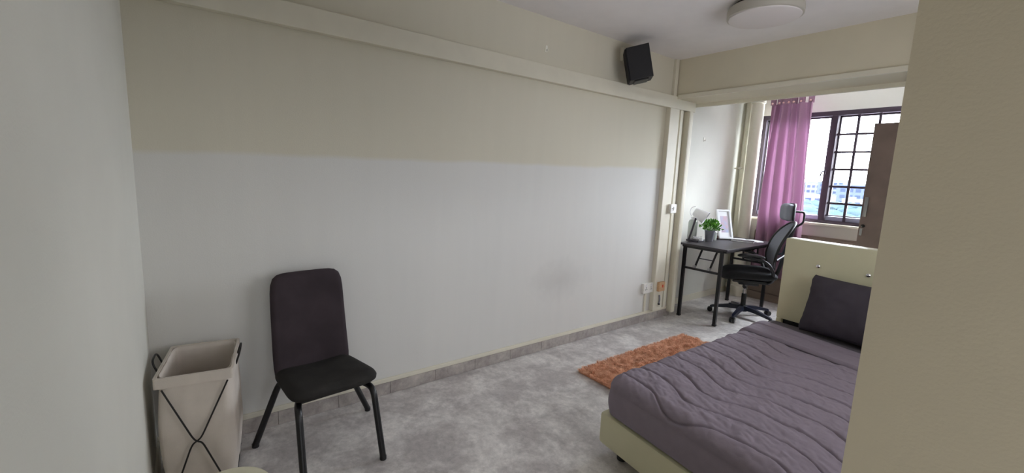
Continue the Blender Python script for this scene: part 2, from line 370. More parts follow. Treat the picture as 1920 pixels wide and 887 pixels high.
# ------------------------------------------------------------ window
win = bpy.data.objects.new('window_1', None); col.objects.link(win); win.location = (1.3, 6.03, WZ0); win['kind'] = 'structure'
fd = (5.995, 6.06)
bm = bmesh.new()
def fb(x0, x1, z0, z1, y0=fd[0], y1=fd[1], b=bm): add_box(b, ((x0+x1)/2, (y0+y1)/2, (z0+z1)/2), (x1-x0, y1-y0, z1-z0), bev=.004)
fb(WX0, WX1, WZ1-.055, WZ1); fb(WX0, WX1, WZ0, WZ0+.035); fb(WX0, WX0+.055, WZ0+.03, WZ1-.05); fb(WX1-.055, WX1, WZ0+.03, WZ1-.05)
obj('frame', bm, m_frame, win)
for x in (.785, 1.80):
    obj('mullion', box2(x-.032, x+.032, 5.99, 6.06, WZ0+.03, WZ1-.05, bev=.006), m_frame, win)
zs = [1.303, 1.496, 1.693, 1.889, 2.088]
def panel(x0, x1, grille, name):
    s = bmesh.new()
    y0, y1 = 6.03, 6.055
    sm = m_frame if not grille else m_frame
    for a in ((x0, x1, WZ1-.075, WZ1-.05), (x0, x0+.022, WZ0+.03, WZ1-.05), (x1-.022, x1, WZ0+.03, WZ1-.05)):
        add_box(s, ((a[0]+a[1])/2, (y0+y1)/2, (a[2]+a[3])/2), (a[1]-a[0], y1-y0, a[3]-a[2]), bev=.003)
    sash = obj('sash', s, sm, win)
    obj('bottom_rail', box2(x0, x1, 6.02, 6.05, WZ0+.035, WZ0+.085, bev=.003), m_rail, sash, label='pale grey rail')
    obj('glass_pane', box2(x0+.02, x1-.02, 6.045, 6.049, WZ0+.085, WZ1-.075), m_glass, sash)
panel(.05, .755, False, 'a'); panel(.82, 1.77, True, 'b'); panel(1.83, 2.545, True, 'c')
gb = obj('grille', box2(.815, 2.545, 6.012, 6.022, WZ0+.09, WZ0+.102), m_frame, win)
for z in zs: obj('grille_bar', box2(.815, 2.545, 6.010, 6.022, z-.012, z+.012), m_frame, gb)
for x in (1.005, 1.192, 1.38, 1.567, 1.95, 2.14, 2.33): obj('grille_bar', box2(x-.013, x+.013, 6.006, 6.020, WZ0+.035, WZ1-.055), m_frame, gb)
h = bmesh.new(); add_box(h, (.765, 5.975, 1.66), (.02, .03, .05), bev=.003); add_tube(h, smooth_path([(.765, 5.965, 1.67), (.735, 5.955, 1.665), (.73, 5.952, 1.61)], .02), .007, 8)
obj('handle', h, m_frame, win, smooth=True)
struct('sill', box2(-.05, XR, 5.93, 6.0, WZ0-.03, WZ0-.002, bev=.004), m_trim)

# added unseen window in the right-hand wall, put in to brighten the room
w2 = bpy.data.objects.new('window_added_fill', None); col.objects.link(w2); w2.location = (XR+.06, 2.35, SZ0); w2['kind'] = 'structure'
s2 = bmesh.new()
for y0, y1, z0, z1 in ((SY0, SY1, SZ0, SZ0+.05), (SY0, SY1, SZ1-.05, SZ1), (SY0, SY0+.05, SZ0, SZ1), (SY1-.05, SY1, SZ0, SZ1), (2.325, 2.375, SZ0, SZ1)): add_box(s2, (XR+.06, (y0+y1)/2, (z0+z1)/2), (.05, y1-y0, z1-z0))
obj('frame', s2, m_frame, w2)
for y0, y1 in ((SY0+.05, 2.325), (2.375, SY1-.05)): obj('glass_pane', box2(XR+.058, XR+.062, y0, y1, SZ0+.05, SZ1-.05), m_tint, w2)

# ------------------------------------------------------------ world outside
def gmat(name, a, b, scale):
    m = mat(name, a, .95, rgb2=b, vscale=scale, spec=0); return m
m_field = gmat('hazy_field', (68, 73, 71), (58, 65, 67), .012)
m_tree = gmat('hazy_foliage', (46, 56, 60), (38, 49, 55), .05)
m_bldg = mat('pale_concrete', (72, 77, 87), .9, spec=0)
m_bldg2 = mat('blue_grey_concrete', (58, 64, 80), .9, spec=0)
m_bldgw = mat('white_render', (96, 98, 102), .9, spec=0)
m_bwin = mat('dark_far_window', (42, 48, 62), .6, spec=0)
GZ = -34
struct('ground', box2(-2600, 2600, 40, 4200, GZ-1, GZ), m_field)
me = bpy.data.meshes.new('tree_canopy'); bm = bmesh.new()
proto = bmesh.new(); bmesh.ops.create_icosphere(proto, subdivisions=2, radius=1)
pv = [v.co.copy() for v in proto.verts]; pf = [[v.index for v in f.verts] for f in proto.faces]; proto.free()
vs = []; fs = []
for k in range(420):
    yy = random.uniform(420, 690); xx = -yy*random.uniform(-.35, .75)
    r = random.uniform(7, 13); hh = random.uniform(5, 11)*(1+ (yy-420)/500); o0 = len(vs)
    ph = random.random()*9; xx *= 1.0
    for v in pv:
        s = 1+.22*noise.noise(v*2.2+Vector((ph, 0, 0)))
        vs.append((xx+v.x*r*s*1.4, yy+v.y*r*s, GZ+hh*.5+v.z*hh*s*.6))
    fs += [[i+o0 for i in f] for f in pf]
me.from_pydata(vs, [], fs); bm.free()
obj('tree_canopy', me, m_tree, smooth=True, label='hazy blue-green belt of distant trees below the window view', cat='trees', kind='stuff')
def building(label, px, Y, w, hgt, base_z, m, rows=0, cols=0, setback=False):
    """px: horizontal slope from the room towards the building, Y: distance."""
    x = 2.6 - px*Y; b = thing('building', label, 'building', (x, Y, base_z))
    bm = box2(x-w/2, x+w/2, Y, Y+w*.6, base_z, base_z+hgt); obj('wall', bm, m, b)
    r = bmesh.new(); add_box(r, (x-w*.15, Y+w*.3, base_z+hgt+1.5), (w*.3, w*.3, 3)); add_box(r, (x, Y+w*.3, base_z+hgt+.3), (w+1, w*.6+1, .8))
    obj('roof', r, m_bldg, b)
    for i in range(rows):
        for j in range(cols):
            ww = w/(cols+.8); cx = x-w/2+ww*(j+.9); cz = base_z+hgt*(i+.75)/(rows+.5)
            obj('window', box2(cx-ww*.32, cx+ww*.32, Y-.4, Y+.1, cz-hgt/(rows+.5)*.25, cz+hgt/(rows+.5)*.25), m_bwin, b)
blds = [('low white building with dark window rows seen past the curtain edge', .345, 760, 62, 21, m_bldgw, 2, 4),
        ('small pale block beside the low white building', .385, 800, 24, 24, m_bldg, 2, 2),
        ('blue-grey tower rising above its neighbours beside the window mullion', .312, 1150, 26, 44, m_bldg2, 4, 2),
        ('long blue-grey slab block on the horizon behind the grille', .245, 900, 84, 38, m_bldg2, 3, 7),
        ('white block in front of the long blue-grey slab', .262, 720, 26, 19, m_bldgw, 2, 2),
        ('white block standing just inside the wardrobe edge', .226, 745, 22, 22, m_bldgw, 2, 2),
        ('pale twin tower on the far horizon behind the grille', .290, 1350, 34, 50, m_bldg, 4, 2),
        ('wide pale housing block left of the curtain edge, partly behind it', .42, 1000, 70, 40, m_bldg2, 3, 5),
        ('pale block glimpsed through the gap between window frame and curtain', .455, 900, 40, 40, m_bldg, 3, 3),
        ('grey housing slab on the horizon near the mullion', .33, 1250, 60, 42, m_bldg, 3, 5),
        ('pale slab block seen far beyond the wardrobe', .16, 1000, 70, 42, m_bldg, 3, 5)]
for l, px, Y, w, hg, m, a, b in blds: building(l, px, Y, w, hg, GZ, m, a, b)
cr = thing('crane', 'thin construction crane above the far rooftops beside the curtain', 'crane', (2.6-.345*1200, 1200, GZ))
cx = 2.6-.345*1200
obj('mast', tube([(cx, 1200, GZ), (cx, 1200, GZ+52)], .9, 4), m_bldg2, cr)
obj('jib', tube([(cx-6, 1200, GZ+46), (cx+16, 1200, GZ+76)], .8, 4), m_bldg2, cr)

# ------------------------------------------------------------ pipes, sockets, hooks
def pipe(label, x, y, r, z0, z1, collars):
    t = thing('pipe', label, 'pipe', (x, y, z0))
    obj('tube', tube([(x, y, z0), (x, y, z1)], r, 28), m_trim, t, smooth=True)
    for z in collars: obj('collar', lathe([(r+.001, -.03), (r+.012, -.028), (r+.012, .028), (r+.001, .03)], (x, y, z), 28), m_trim, t, smooth=True)
pipe('thick cream pipe in the corner between the desk and the window', -.005, 5.83, .072, .001, H-.001, (.12, 2.52))
pipe('thinner white pipe in the corner behind the thick cream pipe', -.140, 5.915, .045, .001, H-.001, (.1,))
t = thing('pipe_clamp', 'small clamp sticking from the corner pipe at mid height', 'clamp', (-.12, 5.82, 1.68))
obj('arm', tube([(-.199, 5.80, 1.683), (-.06, 5.76, 1.683)], .009, 8), m_trim, t); obj('bolt', box((-.115, 5.775, 1.683), (.03, .03, .03), bev=.004), m_whiteplastic, t)
struct('trim_9', box2(-.14, .0, 5.70, 5.76, WZ0-.03, WZ0-.002), m_trim) if False else None

def socket(label, y, z, x, w, hh, double=False, m=m_whiteplastic):
    t = thing('wall_switch' if not double else 'wall_socket', label, 'switch' if not double else 'socket', (x, y, z))
    obj('back_box', box((x+.013, y, z), (.026, w, hh), bev=.003), m, t)
    obj('face_plate', box((x+.029, y, z), (.007, w+.004, hh+.004), bev=.003), m, t)
    if double:
        for s in (-1, 1):
            hb = bmesh.new()
            for dy, dz, sy, sz in ((0, .012, .006, .012), (-.011, -.008, .011, .006), (.011, -.008, .011, .006)):
                add_box(hb, (x+.033, y+s*w*.25+dy, z+dz-.005), (.002, sy, sz))
            obj('socket_holes', hb, m_gap, t)
            obj('rocker', box((x+.035, y+s*w*.25, z+.03), (.006, .012, .018), bev=.002), m_white, t)
    return t
t = socket('white wall switch on the cream duct above the desk edge', 4.04, 1.203, .052-.0, .095, .09)
obj('rocker', box((.088, 4.04, 1.203), (.006, .02, .035), bev=.002), m_white, t); obj('screw', box((.0855, 4.008, 1.203), (.003, .008, .008)), m_gap, t)
socket('white double power socket low on the wall by the ducts', 3.80, .372, 0, .16, .10, True)
t = thing('cooker_switch', 'aged orange switch box beside the low white double socket', 'switch', (.052, 3.965, .378))
obj('back_box', box((.067, 3.965, .378), (.03, .10, .10), bev=.004), m_orange, t); obj('rocker', box((.085, 3.97, .385), (.008, .018, .03), bev=.003), m_amber, t)
struct('trim_10', box2(0, .014, 3.775, 3.80, .118, .322, bev=.003), m_trim)
t = thing('cable_clip', 'short grey cable stub below the orange switch box', 'cable', (.06, 3.97, .2))
obj('stub', tube(smooth_path([(.058, 3.965, .28), (.064, 3.97, .23), (.060, 3.965, .19)], .02), .009, 8), m_zinc, t)
obj('cap', box((.060, 3.965, .183), (.02, .02, .016), bev=.003), m_gap, t)

def hook(label, y, z, x=0):
    t = thing('wall_hook', label, 'hook', (x, y, z))
    obj('plate', box((x+.003, y, z), (.006, .022, .05), bev=.002), m_hook, t)
    obj('prong', tube(smooth_path([(x+.005, y, z-.005), (x+.018, y, z-.022), (x+.02, y, z-.002)], .012), .004, 6), m_hook, t)
hook('tiny white hook high on the long wall above the ledge', 2.263, 2.45)
hook('tiny white hook on the alcove wall above the desk lamp', 4.98, 1.99, -.2)

# ------------------------------------------------------------ ceiling lamp
LC = (1.185, 3.14)
t = thing('ceiling_lamp', 'round flush ceiling lamp with a milky diffuser, switched off', 'lamp', (LC[0], LC[1], 2.58))
obj('base', lathe([(.19, 0), (.19, -.028), (.17, -.03)], (*LC, H), 64), m_gap, t, smooth=True)  # dark colour stands in for the shadow gap above the ring
obj('ring', lathe([(.2, -.022), (.222, -.026), (.228, -.05), (.226, -.085), (.215, -.088), (.2, -.08)], (*LC, H), 64), m_lampring, t, smooth=True)
obj('diffuser', lathe([(.2, -.05), (.216, -.084), (.213, -.094), (.19, -.101), (.12, -.106), (.0, -.108)], (*LC, H), 64), m_lampglass, t, smooth=True)

# ------------------------------------------------------------ speaker
t = thing('speaker', 'black box loudspeaker tilted down above the wall ledge', 'speaker', (.19, 3.20, 2.47))
SM = Matrix.Translation((.18, 3.155, 2.462)) @ Matrix.Rotation(radians(-47), 4, 'Z') @ Matrix.Rotation(radians(13), 4, 'X') @ Matrix.Diagonal((.95, .95, .95, 1))
obj('cabinet', box((0, 0, 0), (.20, .20, .285), M=SM, bev=.005), m_speaker, t)
obj('grille', box((0, -.105, .0), (.188, .012, .272), M=SM, bev=.005), m_grille, t)
obj('foot', box((.0, .0, -.148), (.15, .12, .012), M=SM, bev=.003), m_blackplastic, t)
b = bmesh.new(); add_box(b, (.02, 3.16, 2.57), (.04, .09, .12), bev=.01); add_tube(b, [(.03, 3.16, 2.57), (.12, 3.18, 2.53)], .02, 10)
obj('bracket', b, m_trim, t, label='cream wall bracket', smooth=True)

# ------------------------------------------------------------ dining chair
cc = Vector((.375, .526, 0))
dc = thing('dining_chair', 'dark padded dining chair with thin black metal legs against the long wall', 'chair', cc, radians(5))
def seat_shape(p):
    k = (p.x/.41)  # front is wider
    w = 1+.10*k
    dz = .018*(p.x/.2) - .012*math.exp(-((p.y/.14)**2))*(1 if p.z > 0 else 0)
    return Vector((p.x, p.y*w, p.z+dz+.415 - .02*max(0, abs(p.x)/.2-.75)))
obj('seat', pad(.43, .415, .075, rc=.05, puff=.008, shape=seat_shape, ee=7), m_seatfab, dc, smooth=True, local=True, cut=80)
def back_shape(p):
    # p.x height, p.y width, p.z thickness
    hz = p.x+.225
    w = 1-.06*(p.x/.5) 
    lean = -.185 - hz*.21 + .03*(hz/.5)**2
    curve = -.03*(p.y/.2)**2*(-1)
    return Vector((lean+p.z+curve*.6, p.y*w, hz+.41))
obj('backrest', pad(.58, .385, .05, rc=.03, puff=.006, shape=back_shape, ee=8), m_chairfab, dc, smooth=True, local=True, cut=80)
feet = [(.275, .195, 1), (.30, -.195, 1), (-.215, .325, -1), (-.235, -.285, -1)]
for fx, fy, s in feet:
    sy = 1 if fy > 0 else -1
    if s > 0: pts = [(.02, sy*.12, .372), (.155, sy*.175, .372), (.195, sy*.182, .35), (fx, fy, .012)]
    else: pts = [(-.02, sy*.12, .365), (-.15, sy*.165, .365), (-.172, sy*.18, .34), (fx, fy, .012)]
    lg = obj('leg', tube(smooth_path(pts, .045, 6), .0162, 14), m_blackmetal, dc, smooth=True, local=True)
    obj('foot_cap', lathe([(.0165, 0), (.0175, .003), (.0175, .018), (.0165, .020)], (fx, fy, 0), 14), m_blackplastic, lg, smooth=True, local=True)
u = bmesh.new(); add_box(u, (0, 0, .368), (.26, .30, .014), bev=.003)
for sy in (-1, 1): add_tube(u, smooth_path([(.1, sy*.12, .365), (-.12, sy*.12, .365), (-.205, sy*.12, .40), (-.232, sy*.12, .56)], .05), .011, 8)
obj('seat_frame', u, m_blackmetal, dc, smooth=True, local=True)

# ------------------------------------------------------------ laundry basket
lb = thing('laundry_hamper', 'off-white canvas laundry hamper on a crossed black wire frame', 'hamper', (.285, .012, 0), radians(-8.5))
HX, HY, HZ = .183, .133, .60
def prof_hw(z):
    k = z/HZ; b = .017*sin(pi*min(1, k))**1.5-.004*k
    taper = -.012*(1-k)
    return HX+b*.7+taper, HY+b+taper
N = 24
def bag(inner):
    bm = bmesh.new(); rings = []
    zs_ = [HZ-i*(HZ-.035)/22 for i in range(23)]
    for z in zs_:
        hx, hy = prof_hw(z); 
        if inner: hx -= .004; hy -= .004
        ring = []
        for k in range(96):
            a = 2*pi*k/96; ca, sa = cos(a), sin(a); e = 9
            q = (abs(ca)**e+abs(sa)**e)**(-1/e); x, yv = ca*q, sa*q
            wr = noise.noise(Vector((x*3, yv*3, z*4)))*.009*(1-abs(z/HZ-.5)*.8)
            ring.append(bm.verts.new((x*(hx+wr), yv*(hy+wr), z)))
        rings.append(ring)
    for A, B in zip(rings, rings[1:]):
        for k in range(96): bm.faces.new((A[k], A[(k+1) % 96], B[(k+1) % 96], B[k]))
    bm.faces.new(rings[-1]); return bm
bg = bag(False)
me_b = obj('bag', bg, m_canvas, lb, smooth=True, local=True, cut=60)
sol = me_b.modifiers.new('thickness', 'SOLIDIFY'); sol.thickness = .003; sol.offset = -1
hemr = bmesh.new()
for zz, off in ((HZ+.004, .003),):
    pass
def rect_ring(hx, hy, z, n=10, r=.012):
    pts = []
    for (sx, sy, a0) in ((1, 1, 0), (-1, 1, 90), (-1, -1, 180), (1, -1, 270)):
        for i in range(5):
            a = radians(a0+90*i/4); pts.append((sx*(hx-r)+r*cos(a), sy*(hy-r)+r*sin(a), z))
    return pts
# hem band: folded cuff of canvas around the rim
o1 = rect_ring(HX+.008, HY+.008, 0); i1 = rect_ring(HX-.003, HY-.003, 0)
rows = [[(p[0], p[1], z) for p in src] for src, z in ((o1, HZ-.042), (o1, HZ+.002), (i1, HZ+.003), (i1, HZ-.042))]
V = [[hemr.verts.new(p) for p in r] for r in rows]
for a in range(4):
    A, B = V[a], V[(a+1) % 4]
    for k in range(20): hemr.faces.new((A[k], A[(k+1) % 20], B[(k+1) % 20], B[k]))
obj('hem', hemr, m_canvas, lb, smooth=True, local=True, cut=50)
def rod(name, pts, r=.0036): return obj(name, tube(smooth_path(pts, .03, 5), r, 8), m_wire, lb, smooth=True, local=True)
fx = HX+.022
rod('cross_wire', [(HX+.011, -.112, HZ-.046), (fx+.004, -.015, .318), (fx+.004, .0, .302), (fx+.004, .016, .296), (fx, .118, .008)])
rod('cross_wire', [(HX+.011, .118, HZ-.046), (fx+.0, .014, .318), (fx-.002, .0, .304), (fx-.002, -.022, .29), (fx-.004, -.118, .008)])
bx_ = -HX-.022
rod('cross_wire', [(bx_+.011, -.112, HZ-.046), (bx_, 0, .302), (bx_, .118, .008)]); rod('cross_wire', [(bx_+.011, .112, HZ-.046), (bx_-.006, 0, .302), (bx_-.006, -.118, .008)])
for sy in (-1, 1):
    rod('base_wire', [(fx, sy*.119, .006), (bx_, sy*.119, .006)])
    rod('handle', [(.065, sy*(HY+.008), HZ-.03), (.078, sy*(HY+.028), HZ+.036), (-.01, sy*(HY+.028), HZ+.048), (-.018, sy*(HY+.010), HZ-.012)], .0042)

# ------------------------------------------------------------ cream bin in the foreground
t = thing('waste_bin', 'round cream plastic bin with a flat lid beside the hamper', 'bin', (1.047, .05, 0))
obj('body', lathe([(.105, .0), (.110, .004), (.132, .375), (.0, .378)], (1.047, .05, 0), 56), m_bin, t, smooth=True)
obj('lid', lathe([(.136, .368), (.139, .372), (.139, .390), (.134, .398), (.120, .4005), (.0, .402)], (1.047, .05, 0), 56), m_bin, t, smooth=True)

# ------------------------------------------------------------ bed
# slightly skew plan: s across the width, l along the length
BF = Vector((1.235, 1.715, 0)); DX = Vector((1, -.11, 0)); DY = Vector((.022, 1, 0)); BW = 1.5
BM = Matrix(((DX.x, DY.x, 0, BF.x), (DX.y, DY.y, 0, BF.y), (0, 0, 1, 0), (0, 0, 0, 1)))
bed = thing('bed', 'cream faux-leather double bed with a tall panel headboard', 'bed', (BF.x, BF.y, 0))
def bb(x0, x1, y0, y1, z0, z1, bev=.01):
    return box(((x0+x1)/2, (y0+y1)/2, (z0+z1)/2), (x1-x0, y1-y0, z1-z0), M=BM, bev=bev)
obj('base', bb(0, BW, 0, 1.86, .08, .255, .018), m_leather, bed, smooth=True, cut=50)
for x, yv in ((.10, .09), (BW-.1, .09), (.1, 1.75), (BW-.1, 1.75)):
    c = BM @ Vector((x, yv, 0)); obj('foot', lathe([(.022, 0), (.026, .004), (.032, .082), (0, .082)], c, 20), m_blackplastic, bed, smooth=True)
hb0, hb1 = 1.87, 1.98
obj('headboard', bb(.055, BW+.02, hb0, hb1, .485, 1.105, .014), m_leather, bed, smooth=True, cut=50)
obj('headboard_lower', bb(.055, .098, hb0+.004, hb1-.004, .0, .487, .01), m_leather, bed, smooth=True, cut=50)
obj('headboard_lower', bb(BW-.07, BW+.02, hb0+.004, hb1-.004, .0, .487, .01), m_leather, bed, smooth=True, cut=50)
obj('headboard_slot_shade', bb(.098, BW-.07, hb0+.03, hb1-.02, .25, .487, .004), m_blackplastic, bed)  # black bar stands in for the dark recess below the headboard
hbp = [o for o in bpy.data.objects if o.name.startswith('headboard') and o.parent == bed][0]
for k in range(5):
    for z in (.935,) :
        c = BM @ Vector((.292+.292*k, hb0-.003, z)); obj('button', lathe([(0, -.004), (.011, -.002), (.012, .002), (.006, .007), (0, .008)], (0, 0, 0), 16, M=Matrix.Translation(c) @ Matrix.Rotation(radians(90), 4, 'X')), m_crystal, hbp, smooth=True)
        # stitched dimple pleats either side of each button
# mattress and quilt by wrapping a sheet over a rounded slab
MI = .022; ML = 1.83; BAND = 1.63; MTOP = .466; MBOT = .262
def wrap(u, v, W, L, top, r, hem, l0=None):
    """u,v in sheet coordinates; 0..W, 0..L is the plan outline."""
    qx = min(max(u, r), W-r); qy = max(v, r) if l0 is None else max(v, r)
    qy = min(qy, L-r)
    d = Vector((u-qx, v-qy)); dl = d.length
    if dl < 1e-9: return Vector((u, v, top)), Vector((0, 0, 1))
    dn = d/dl; a = min(dl/r, pi/2)
    hx = r*sin(a); hz = r*(1-cos(a)); ex = max(0, dl-r*pi/2)
    ex = min(ex, hem)
    # gentle belly on the side
    bl = .012*sin(pi*min(1, ex/(hem+1e-6)))
    p = Vector((qx+dn.x*(hx+bl), qy+dn.y*(hx+bl), top-hz-ex))
    return p, Vector((dn.x*sin(a), dn.y*sin(a), cos(a)))
W_ = BW-2*MI
RAD = .065; HEM = MTOP-MBOT-RAD-.004; EXT = HEM+RAD*(pi/2-1)
# mattress in its charcoal sheet
def mat_f(iu, iv):
    u = -EXT + iu*(W_+2*EXT); v = -EXT + iv*(ML+2*EXT)
    p, n = wrap(u, v, W_, ML, MTOP-.004, RAD, HEM)
    p -= n*.006
    w = .003*noise.noise(Vector((u*5, v*5, 0)))
    k = min(1, max(0, (v+.075*u-BAND+.01)/.07)); w += (.036*k*k*(3-2*k) - .008)
    p.z += w*n.z
    return BM @ Vector((p.x+MI, p.y+.015, p.z))
mt = grid_surface(mat_f, 90, 110)
bmesh.ops.contextual_create(mt, geom=[e for e in mt.edges if e.is_boundary])
mo = obj('mattress', mt, m_sheet, smooth=True, cut=80, label='mattress in a plain charcoal sheet showing between quilt and pillow', cat='mattress')
# quilt
QL = 1.40   # length along the bed where the folded hem begins and ends
GS = .148
def groove(u, v):
    """Distance from the nearest stitched wave line, measured along the bed."""
    ph = .046*cos(2*pi*(u-.10)/.63) + .012*cos(2*pi*(u-.25)/.31) - .02*(u/1.0)
    w = v - ph
    k = round((w-.055)/GS); 
    if k < 0: return 1.0, 0
    return abs(w-.055-k*GS), k
def quilt_f(iu, iv):
    u = -EXT + iu*(W_+2*EXT); v = -EXT + iv*(QL+EXT)
    p, n = wrap(u, v, W_, ML, MTOP, RAD, HEM)
    g, k = groove(u, v)
    # lines run only over the top and the first part of the left side
    side = max(0, (RAD-u)/RAD) ; side = min(1, max(0, side-0.8)*1.2)
    footfade = 1 if v > .0 else max(0, 1+v/.05)
    amp = (1-side)*footfade
    dz = amp*(-.013*math.exp(-(g/.0055)**2) + .0060*min(1, g/.06)**.7)
    topness = max(0, n.z)
    wr = .0035*noise.noise(Vector((u*9, v*22, 1.7))) + .0022*noise.noise(Vector((u*30+v*14, v*34, 5)))
    wr += .004*max(0, noise.noise(Vector((u*5-v*6, v*13+u*6, 9))))**1.2*2
    wr += .0045*abs(noise.noise(Vector((u*16+v*22, v*9-u*5, 2)))) + .0035*abs(noise.noise(Vector((u*7-v*26, v*12+u*30, 12))))**.7
    edge = max(0, min(1, (RAD*1.2+v*1.0)/.1))
    dz += 1.2*wr*(topness*.9+.12)
    q = v-(QL-.01 + .012*sin(u*5+(QL-.01)*9)*.4 - .078*u)
    dz -= .024*math.exp(-((q+.004)/.016)**2)*topness + (.010*min(1, max(0, q/.02)))*topness
    p = p + n*(dz+.004)
    return BM @ Vector((p.x+MI, p.y+.015, p.z))
qt = grid_surface(quilt_f, 400, 400)
qo = obj('quilt', qt, m_quilt, smooth=True, cut=180, label='mauve-grey quilt with wavy stitched lines spread over the bed', cat='quilt')
def band_f(w0, w1, lift, slope=0):
    def f(iu, iv):
        u = -EXT*.85 + iu*(W_+2*EXT*.85); v = w0 + iv*(w1-w0) + .012*sin(u*5+w0*9)*(1 if w0 > 1.5 else .4) - slope*u
        p, n = wrap(u, v, W_, ML, MTOP, RAD, HEM)
        e = min(iv, 1-iv)*2; bulge = lift*(min(1, e*18))**.5 
        wr = .0022*noise.noise(Vector((u*6, v*60, 3))) + .002*noise.noise(Vector((u*28, v*30, 7)))
        p = p + n*(.003+bulge+wr*(.3+.7*min(1, e*3)))
        return BM @ Vector((p.x+MI, p.y+.015, p.z))
    return f
obj('folded_hem', grid_surface(band_f(QL-.01, BAND, .024, .078), 200, 40), m_quilt, qo, smooth=True, cut=180)
obj('top_fold', grid_surface(band_f(BAND-.085, BAND+.006, .031, .075), 200, 20), m_quilt, qo, smooth=True, cut=180)
# pillow leaning on the headboard
def pillow(label, x0, yv, lean, tw=.66, th=.40, thk=.20, rz=0):
    o = thing('pillow', label, 'pillow', BM @ Vector((x0+tw/2, yv, .498)))
    bm = bmesh.new(); n = 44
    def P(i, j, s):
        a, b = i/n*2-1, j/n*2-1
        t = ((1-abs(a)**2.6)*(1-abs(b)**2.6))**.55*thk/2
        pinch = 1-.07*(1-abs(b)**2)*abs(a)**6 - .07*abs(b)**10*abs(a)**10 + .012*noise.noise(Vector((b*7, s*.0, 3+a)))*abs(a)**4; pin2 = 1-.05*(1-abs(a)**2)*abs(b)**6
        x = a*tw/2*pinch*(1-.02*b); z = b*th/2*pin2
        w = .006*noise.noise(Vector((a*3, b*3+s, 4)))*(1 if t > .01 else 0)+ .0035*noise.noise(Vector((a*12, b*4+s, 8)))*(1 if t > .005 else 0)
        return Vector((x, s*t+w, z+th/2))
    F = [[bm.verts.new(P(i, j, -1)) for j in range(n+1)] for i in range(n+1)]
    B = [[F[i][j] if i in (0, n) or j in (0, n) else bm.verts.new(P(i, j, 1)) for j in range(n+1)] for i in range(n+1)]
    for i in range(n):
        for j in range(n):
            bm.faces.new((F[i][j], F[i+1][j], F[i+1][j+1], F[i][j+1]))
            q = [B[i][j], B[i][j+1], B[i+1][j+1], B[i+1][j]]
            try: bm.faces.new(q)
            except ValueError: pass
    bmesh.ops.transform(bm, matrix=Matrix.Rotation(radians(-6.3+rz), 4, 'Z') @ Matrix.Rotation(lean, 4, 'X'), verts=bm.verts)
    obj('cover', bm, m_pillow, o, smooth=True, local=True, cut=180)
    return o
pillow('dark grey pillow propped against the cream headboard', .27, 1.70, radians(-14))

# ------------------------------------------------------------ shaggy rug
rug = thing('shag_rug', 'terracotta shaggy rug on the floor beside the bed', 'rug', (.47, 2.33, 0))
RX0, RX1, RY0, RY1 = .475, 1.02, 2.345, 3.79
bm = box2(RX0, RX1, RY0, RY1, .001, .012, bev=.003)
obj('backing', bm, m_rugbase, rug)
vs, fs = [], []
rnd = random.Random(3)
for k in range(30000):
    x = rnd.uniform(RX0, RX1-.02); yv = rnd.uniform(RY0, RY1)
    if x > .86 and rnd.random() < .6: continue
    cl = noise.noise_vector(Vector((x*16, yv*16, 0))); a = 2.2*noise.noise(Vector((x*9, yv*9, 3))) + rnd.uniform(-.9, .9) + pi*.95
    if x < RX0+.04: a = pi+rnd.uniform(-.8, .8)
    if yv < RY0+.035: a = -pi/2+rnd.uniform(-.7, .7)
    ln = rnd.uniform(.018, .034); hgt = rnd.uniform(.012, .032)*(1+.9*cl.z)
    dx, dy = cos(a), sin(a); wx, wy = -dy*.0019, dx*.0019; lx = x+dx*ln*.35; ly = yv+dy*ln*.35
    z0 = .010; o0 = len(vs); tx = x+dx*ln; ty = yv+dy*ln
    vs += [(x-wx, yv-wy, z0), (x+wx, yv+wy, z0), (lx+wx, ly+wy, z0+hgt*.75), (lx-wx, ly-wy, z0+hgt*.75), (tx, ty, z0+hgt*.6)]
    fs += [(o0, o0+1, o0+2, o0+3), (o0+3, o0+2, o0+4)]
me = bpy.data.meshes.new('pile'); me.from_pydata([(a-.47, b-2.33, c) for a, b, c in vs], [], fs)
obj('pile', me, m_rug, rug, kind='stuff', local=True)

# ------------------------------------------------------------ desk
DZ = .82
dk = thing('desk', 'narrow black folding desk along the alcove wall', 'desk', (.27, 4.9, 0))
dx0, dx1, dy0, dy1 = -.0, .545, 4.325, 5.50
obj('desktop', box2(dx0, dx1, dy0, dy1, DZ-.02, DZ, bev=.003), m_desktop, dk)
for lx, ly in ((.075, 4.345), (.485, 4.345), (.47, 5.465), (.055, 5.465)):
    obj('leg', box2(lx-.016, lx+.016, ly-.016, ly+.016, .012, DZ-.02, bev=.004), m_blackmetal, dk)
    obj('foot_cap', box2(lx-.018, lx+.018, ly-.018, ly+.018, 0, .02, bev=.003), m_blackplastic, dk)
for ly, s in ((4.345, 1), (5.465, -1)):
    obj('crossbar', box2(.075, .48, ly-.012, ly+.012, .545, .568, bev=.003), m_blackmetal, dk)
    obj('top_rail', box2(.075, .48, ly-.012, ly+.012, DZ-.045, DZ-.02, bev=.003), m_blackmetal, dk)
    for bx in (.20, .365):
        br = obj('brace', tube([(bx, ly+s*.012, .57), (bx+.025, ly+s*.10, DZ-.03)], .011, 8), m_blackmetal, dk)
        obj('rivet', box((bx, ly+s*.0, .583), (.024, .03, .024), bev=.004), m_steel, br)
    obj('brace_rung', tube([(.21, ly+s*.055, .67), (.375, ly+s*.055, .67)], .005, 8), m_blackmetal, dk)
for lx in (.03, .50): obj('side_rail', box2(lx, lx+.02, 4.36, 5.45, DZ-.045, DZ-.02, bev=.003), m_blackmetal, dk)

